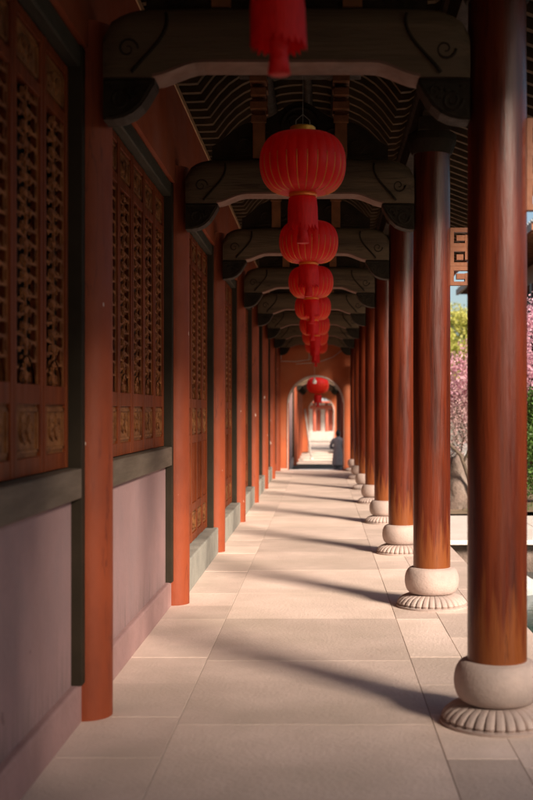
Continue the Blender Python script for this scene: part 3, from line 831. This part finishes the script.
# ---------------------------------------------------------------- trees and plants
def foliage(b, centres, n, rad, size, rnd, zs=.8):
    for (c, r) in centres:
        for k in range(n):
            d = Vector((rnd.gauss(0,1), rnd.gauss(0,1), rnd.gauss(0,1)*zs))
            d = d.normalized()*r*rad*rnd.random()**.45
            p = Vector(c)+d; s = size*rnd.uniform(.6,1.3)
            u = Vector((rnd.uniform(-1,1), rnd.uniform(-1,1), rnd.uniform(-1,1))).normalized()
            w = u.cross(Vector((rnd.uniform(-1,1), rnd.uniform(-1,1), rnd.uniform(-1,1)))).normalized()
            b.quad(p-u*s, p-w*s*.5, p+u*s, p+w*s*.5, tone=rnd.random())
def tree(name, loc, H, R, mats, label, cat, seed, nleaf=150, leafs=.045, trunk_r=.09, low=.25, group=None, ncl=34, clr=.42):
    rnd = random.Random(seed)
    t = thing(name, loc, label, cat, group)
    b = MB(); tips = []
    def grow(p, d, L, r, lev):
        pts = [p]; q = Vector(p); dd = Vector(d)
        for k in range(4):
            dd = (dd+Vector((rnd.uniform(-.3,.3), rnd.uniform(-.3,.3), rnd.uniform(-.05,.25)))).normalized()
            q = q+dd*L/4; pts.append(tuple(q))
        b.tube(pts, [r*(1-.16*k) for k in range(5)], 7 if lev < 2 else 5)
        if lev >= 2: tips.append(tuple(q)); tips.append(pts[2])
        if lev < 3:
            for k in range(3 if lev else 5):
                a = rnd.random()*2*PI
                nd = (dd*.5+Vector((math.cos(a), math.sin(a), rnd.uniform(.1,.7)))).normalized()
                grow(pts[rnd.choice((2,3,4))], nd, L*rnd.uniform(.55,.75), r*.5, lev+1)
    grow((0,0,-.15), (0,0,1), H*.45, trunk_r, 0)
    # rescale branches into the crown envelope
    b.build('trunk', M['bark'], t, True)
    cs = []
    for k in range(ncl):
        if k < len(tips) and k % 2 == 0: p = Vector(tips[rnd.randrange(len(tips))]); p = Vector((max(-R,min(R,p.x)), max(-R,min(R,p.y)), min(H, max(H*low, p.z))))
        else:
            a = rnd.random()*2*PI; rr = R*math.sqrt(rnd.random()); zz = rnd.random()
            p = Vector((rr*math.cos(a)*math.sin(PI*(.15+.75*zz)), rr*math.sin(a)*math.sin(PI*(.15+.75*zz)), H*(low+(1-low)*zz)))
        cs.append((p, rnd.uniform(.6,1.2)))
    b = MB(); foliage(b, cs, nleaf, clr, leafs, rnd); b.build('crown', mats, t)
    return t
tree('blossom_tree', (3.6, 24.2, .1), 3.6, 1.2, M['pink'], 'pink blossom tree seen between the two nearest columns', 'tree', 1, 260, .035, .07, .42, 'pink blossom trees in the garden', 44)
tree('blossom_tree', (4.45, 22.8, .1), 3.6, 1.2, M['pink'], 'pink blossom tree seen right of the nearest column', 'tree', 2, 260, .035, .07, .30, 'pink blossom trees in the garden', 48)
tree('bare_shrub', (2.95, 21.5, .05), 2.2, .9, M['palepink'], 'pale twiggy shrub with faded pink buds behind the garden rock', 'shrub', 3, 110, .020, .04, .25, None, 40)
tree('yellow_tree', (7.5, 60, -1.0), 7.7, 2.2, M['yleaf'], 'yellow-green leafy tree glimpsed above the pink blossom', 'tree', 4, 420, .09, .10, .40, None, 60, .7)
tree('green_bush', (3.72, 18.6, .0), 2.0, .62, M['leaf'], 'bright green leafy bush at the right edge of the photo', 'bush', 5, 330, .035, .04, .12, None, 46, .26)
tree('green_bush', (2.62, 19.6, .0), .95, .35, M['leaf'], 'low green bush peeping over the garden rock', 'bush', 6, 160, .03, .03, .3, None, 16, .2)
# unseen evergreen added behind the viewer to the right to shade the near floor
tree('added_shade_tree', (6.6, -4.9, -.1), 8.2, 2.9, M['dleaf'], 'dark evergreen tree added behind the viewer to shade the gallery, out of view', 'tree', 8, 170, .11, .2, .30, None, 90, .95)

def rock(loc, size, m, label, seed, group=None, name='garden_rock'):
    b = MB(); n, r = 28, 18
    b.ball((0,0,0), 1, n, r)
    vs = []
    for v in b.v:
        p = Vector(v); k = 1+.35*mnoise.noise(p*1.1+Vector((seed,0,0)))+.12*mnoise.noise(p*3.1+Vector((0,seed,0)))+.05*mnoise.noise(p*8)
        vs.append((p.x*k*size[0], p.y*k*size[1], p.z*k*size[2]))
    b.v = vs
    o = b.build(name, m, None, True, loc=loc)
    return tag(o, label, 'rock', group)
rock((2.22, 18.1, .32), (.34,.35,.58), M['rock'], 'tall brown garden rock on the terrace edge between the two nearest columns', 1)
rock((2.75, 22.0, .75), (.40,.3,.22), M['paler'], 'pale flat rock resting behind the tall brown rock', 2)
rock((1.95, 12.4, -.42), (.45,.4,.28), M['paler'], 'pale bluish rock in the pond below the terrace', 4, None, 'pond_rock')
rock((3.0, 12.6, -.45), (.7,.5,.26), M['paler'], 'wide pale rock in the pond under the terrace, seen right of the nearest column', 5, None, 'pond_rock')
rock((2.35, 9.6, -.50), (.5,.5,.20), M['paler'], 'low pale rock in the pond nearer the gallery', 6, None, 'pond_rock')
rock((2.55, 7.9, -.52), (.5,.6,.20), M['rock'], 'low dark rock in the pond beside the gallery edge', 7, None, 'pond_rock')
# branch over the rock
b = MB(); b.tube([(2.5,17.8,.05),(2.35,17.7,.5),(2.2,17.65,.9),(2.0,17.7,1.1),(1.8,17.7,1.35)], [.04,.035,.028,.02,.012], 7)
b.tube([(2.25,17.66,.8),(2.45,17.7,1.2),(2.5,17.8,1.6)], [.022,.015,.008], 6)
tag(b.build('bare_branch', M['bark'], None, True), 'thin bare crooked branch leaning over the tall brown rock', 'branch')
# grass tufts
rnd = random.Random(5); b = MB()
for k in range(2600):
    x, y = rnd.uniform(GX+.1, 8), rnd.uniform(17.1, 24)
    if mnoise.noise(Vector((x*.9, y*.9, 5))) < .0: continue
    z = gz(x, y)-.01; hgt = rnd.uniform(.04,.13); a = rnd.random()*PI; dx, dy = .012*math.cos(a), .012*math.sin(a)
    b.quad((x-dx,y-dy,z), (x+dx,y+dy,z), (x+rnd.uniform(-.04,.04), y+rnd.uniform(-.04,.04), z+hgt), tone=rnd.random())
tag(b.build('grass', M['leaf']), 'short green grass tufts on the garden soil', 'grass', kind='stuff')
gw = thing('added_sky_block_wall', (9.6, 2, -.1), 'plaster wall with tiled coping added across the pond to block low sky light, out of view', 'wall')  # unseen wall added to cut sky light from the right
b = MB(); b.box(0, .35, -18, 20, 0, 3.6); b.build('plaster', M['plaster'], gw)  # body of the added sky-blocking wall
b = MB(); b.box(-.15, .5, -18, 20, 3.6, 3.68)
for k in range(150): b.tube([(-.22, -17.9+.255*k, 3.68), (.17, -17.9+.255*k, 3.95), (.56, -17.9+.255*k, 3.68)], .07, 6)
b.build('coping', M['tile'], gw)
# distant trees beyond the garden
for k, (x, y, H, R) in enumerate(((11, 62, 9, 3.5), (-9, 96, 9, 4), (9.5, 98, 10, 4), (18, 20, 7, 3))):
    tree('broadleaf_tree', (x, y, -1), H, R, M['leaf'], ['broadleaf tree behind the opposite hall', 'broadleaf tree left behind the far hall', 'broadleaf tree right behind the far hall', 'broadleaf tree at the far side of the garden'][k], 'tree', 20+k, 160, .14, .25, .3, 'distant broadleaf trees', 50, 1.1)

# ---------------------------------------------------------------- person in grey coat, back to the camera
def skin_obj(name, verts, edges, radii, m, parent, sub=2, root=0):
    me = bpy.data.meshes.new(name); me.from_pydata(verts, edges, []); me.update()
    o = bpy.data.objects.new(name, me); col.objects.link(o); o.parent = parent
    sk = o.modifiers.new('skin', 'SKIN')
    layer = me.skin_vertices[0] if me.skin_vertices else None
    if layer is None:
        import bpy as _b
        me.attributes.new('dummy', 'FLOAT', 'POINT')
        layer = me.skin_vertices[0]
    for i, r in enumerate(radii):
        rr = r if hasattr(r, '__len__') else (r, r)
        layer.data[i].radius = rr; layer.data[i].use_root = (i == root)
    ss = o.modifiers.new('sub', 'SUBSURF'); ss.levels = sub; ss.render_levels = sub
    sk.use_smooth_shade = True
    me.materials.append(m)
    return o
def ensure_skin(me):
    pass
pr = thing('person', (.60, yd(12.25), LZ), 'dark-haired person in a long grey coat, back turned, just beyond the arched doorway', 'person', rz=math.radians(-14)); pr.scale = (.93,.93,.93)
# body built as lofted rings: continuous torso-legs-arms surface via tubes joined in one mesh
b = MB()
def limb(pts, rad, n=14, flat=1): b.tube(pts, rad, n, flat)
# local frame: +y away from camera, x right, z up ; height 1.62
limb([(0,0,.80),(0,0,.92),(0,.0,1.08),(0,0,1.22),(0,0,1.34),(0,0,1.385),(0,.01,1.43),(0,.015,1.47)], [.095,.098,.09,.10,.10,.075,.052,.052], 18, 1.5)
for s in (-1, 1):
    limb([(s*.085,0,.86),(s*.09,.0,.66),(s*.095,.015,.46),(s*.095,.0,.28),(s*.095,-.015,.09),(s*.095,.0,.05)], [.095,.082,.062,.056,.04,.038], 14)
    limb([(s*.095,-.05,.035),(s*.10,.06,.035),(s*.105,.15,.025)], [.035,.042,.028], 10, .7)
# arms: left elbow bent outward with the hand in front, right hanging
limb([(-.155,0,1.33),(-.225,-.02,1.22),(-.285,-.02,1.06),(-.24,.10,.98),(-.12,.20,1.0)], [.055,.05,.042,.036,.028], 12)
limb([(.155,0,1.33),(.20,-.01,1.20),(.225,0,1.04),(.23,.05,.90),(.225,.08,.80)], [.055,.05,.042,.036,.028], 12)
def hand(o_, d, side):
    o_ = Vector(o_); d = Vector(d).normalized(); sd = Vector(side).normalized()
    b.tube([o_, o_+d*.04, o_+d*.085], [.026,.036,.034], 10, .5)
    nrm = d.cross(sd).normalized()
    for k, L in enumerate((.068,.078,.072,.055)):
        q = o_+d*.08+sd*(.027-.018*k)
        b.tube([q, q+d*L*.5+nrm*.004, q+d*L*.85+nrm*.018, q+d*L*.95+nrm*.03], [.009,.0085,.0075,.006], 7)
    q = o_+d*.02+sd*.030
    b.tube([q, q+sd*.025+d*.025, q+sd*.03+d*.055+nrm*.01], [.012,.010,.008], 7)
hand((-.12,.20,1.0), (1,.25,.05), (0,.3,1)); hand((.225,.08,.80), (0,.12,-1), (-.3,1,.1))
# head
b.ball((0,.02,1.555), .10, 20, 14, (.80,.98,1.18)); b.tube([(0,.115,1.56),(0,.135,1.54),(0,.118,1.525)], [.010,.016,.012], 8)
for s in (-1,1): b.ball((s*.082,.015,1.55), .028, 8, 6, (.4,.7,1.1)); b.ball((s*.032,.106,1.575), .013, 8, 6); 
b.tube([(-.025,.108,1.50),(0,.116,1.498),(.025,.108,1.50)], [.006,.008,.006], 6)
body = b.build('body', M['skin'], pr, True)
rm = body.modifiers.new('remesh', 'REMESH'); rm.mode = 'VOXEL'; rm.voxel_size = .008; rm.use_smooth_shade = True
b = MB(); b.ball((0,-.005,1.585), .112, 22, 14, (.86,.98,1.10), .10, 3)
b.ball((0,-.045,1.53), .085, 18, 12, (.95,.75,1.1), .12, 4); b.build('hair', M['hair'], pr, True)
# coat
b = MB(); 
def ringloft(levels, n=40, fold=0):
    base = len(b.v)
    for (cx, cy, cz, rx, ry, f) in levels:
        for i in range(n):
            a = 2*PI*i/n; k = 1+f*(math.sin(a*7+cz*2)+.6*math.sin(a*11+1))
            b.v.append((cx+rx*k*math.cos(a), cy+ry*k*math.sin(a), cz))
    for j in range(len(levels)-1):
        for i in range(n):
            k = (i+1)%n; b.f.append((base+j*n+i, base+j*n+k, base+(j+1)*n+k, base+(j+1)*n+i)); b.tone.append(.5)
ringloft([(0,0,.30,.25,.20,.05),(0,0,.45,.235,.19,.045),(0,0,.75,.205,.165,.03),(0,0,.95,.185,.15,.015),(0,0,1.1,.18,.14,.01),(0,0,1.25,.20,.14,.005),(0,0,1.34,.185,.125,0),(0,.005,1.395,.12,.09,0),(0,.01,1.43,.075,.07,0),(0,.01,1.46,.078,.075,0)])
b.tube([(-.13,0,1.345),(-.20,-.01,1.28),(-.25,-.02,1.18),(-.295,-.02,1.05),(-.29,.02,1.0),(-.24,.11,.97),(-.15,.19,.99)], [.07,.075,.07,.066,.066,.06,.052], 16)
b.tube([(.13,0,1.345),(.185,-.005,1.27),(.215,-.01,1.16),(.235,0,1.04),(.24,.04,.92),(.235,.07,.83)], [.07,.075,.068,.062,.058,.052], 16)
b.build('coat', M['coat'], pr, True)
b = MB()
for s in (-1,1): b.tube([(s*.088,0,.82),(s*.093,.0,.62),(s*.097,.012,.44),(s*.097,.0,.25),(s*.097,-.012,.075)], [.108,.098,.082,.078,.072], 16)
b.build('trousers', M['trouser'], pr, True)
for s in (-1,1):
    b = MB(); b.tube([(s*.097,-.06,.045),(s*.10,.03,.05),(s*.105,.12,.04),(s*.108,.18,.03)], [.045,.052,.05,.03], 12, .8); b.build('shoe', M['shoe'], pr, True)

# ---------------------------------------------------------------- light, sky, camera
EL = math.radians(26); dirx, diry = 1.65, -2.04      # towards the sun
azv = Vector((dirx, diry)).normalized()
sv = Vector((azv.x*math.cos(EL), azv.y*math.cos(EL), math.sin(EL)))
sun = bpy.data.lights.new('sun', 'SUN'); sun.energy = 5.0; sun.angle = math.radians(13); sun.color = (1, .84, .69)
so = bpy.data.objects.new('sun', sun); col.objects.link(so); so.rotation_euler = sv.to_track_quat('Z', 'Y').to_euler()
w = bpy.data.worlds.new('World'); scene.world = w; w.use_nodes = True
nt = w.node_tree; bg = nt.nodes['Background']
sky = nt.nodes.new('ShaderNodeTexSky'); sky.sky_type = 'NISHITA'; sky.sun_disc = False
sky.sun_elevation = EL; sky.sun_rotation = math.atan2(azv.x, azv.y)
sky.air_density = 1.0; sky.dust_density = 2.0
nt.links.new(sky.outputs[0], bg.inputs[0]); bg.inputs[1].default_value = .075
cam = bpy.data.cameras.new('camera'); co = bpy.data.objects.new('camera', cam); col.objects.link(co)
co.location = (0, 0, 1.6); co.rotation_euler = (PI/2, 0, 0)
cam.sensor_fit = 'VERTICAL'; cam.sensor_height = 36; cam.lens = 50
cam.shift_x = -55.5/800; cam.shift_y = 11/800; cam.clip_end = 2000; cam.clip_start = .05
cam.dof.use_dof = True; cam.dof.focus_distance = 9.5; cam.dof.aperture_fstop = 2.0
scene.camera = co
scene.render.engine = 'CYCLES'
vs = scene.view_settings; vs.view_transform = 'Standard'; vs.look = 'None'; vs.gamma = 1; vs.exposure = .92
scene.cycles.max_bounces = 8; scene.cycles.diffuse_bounces = 4
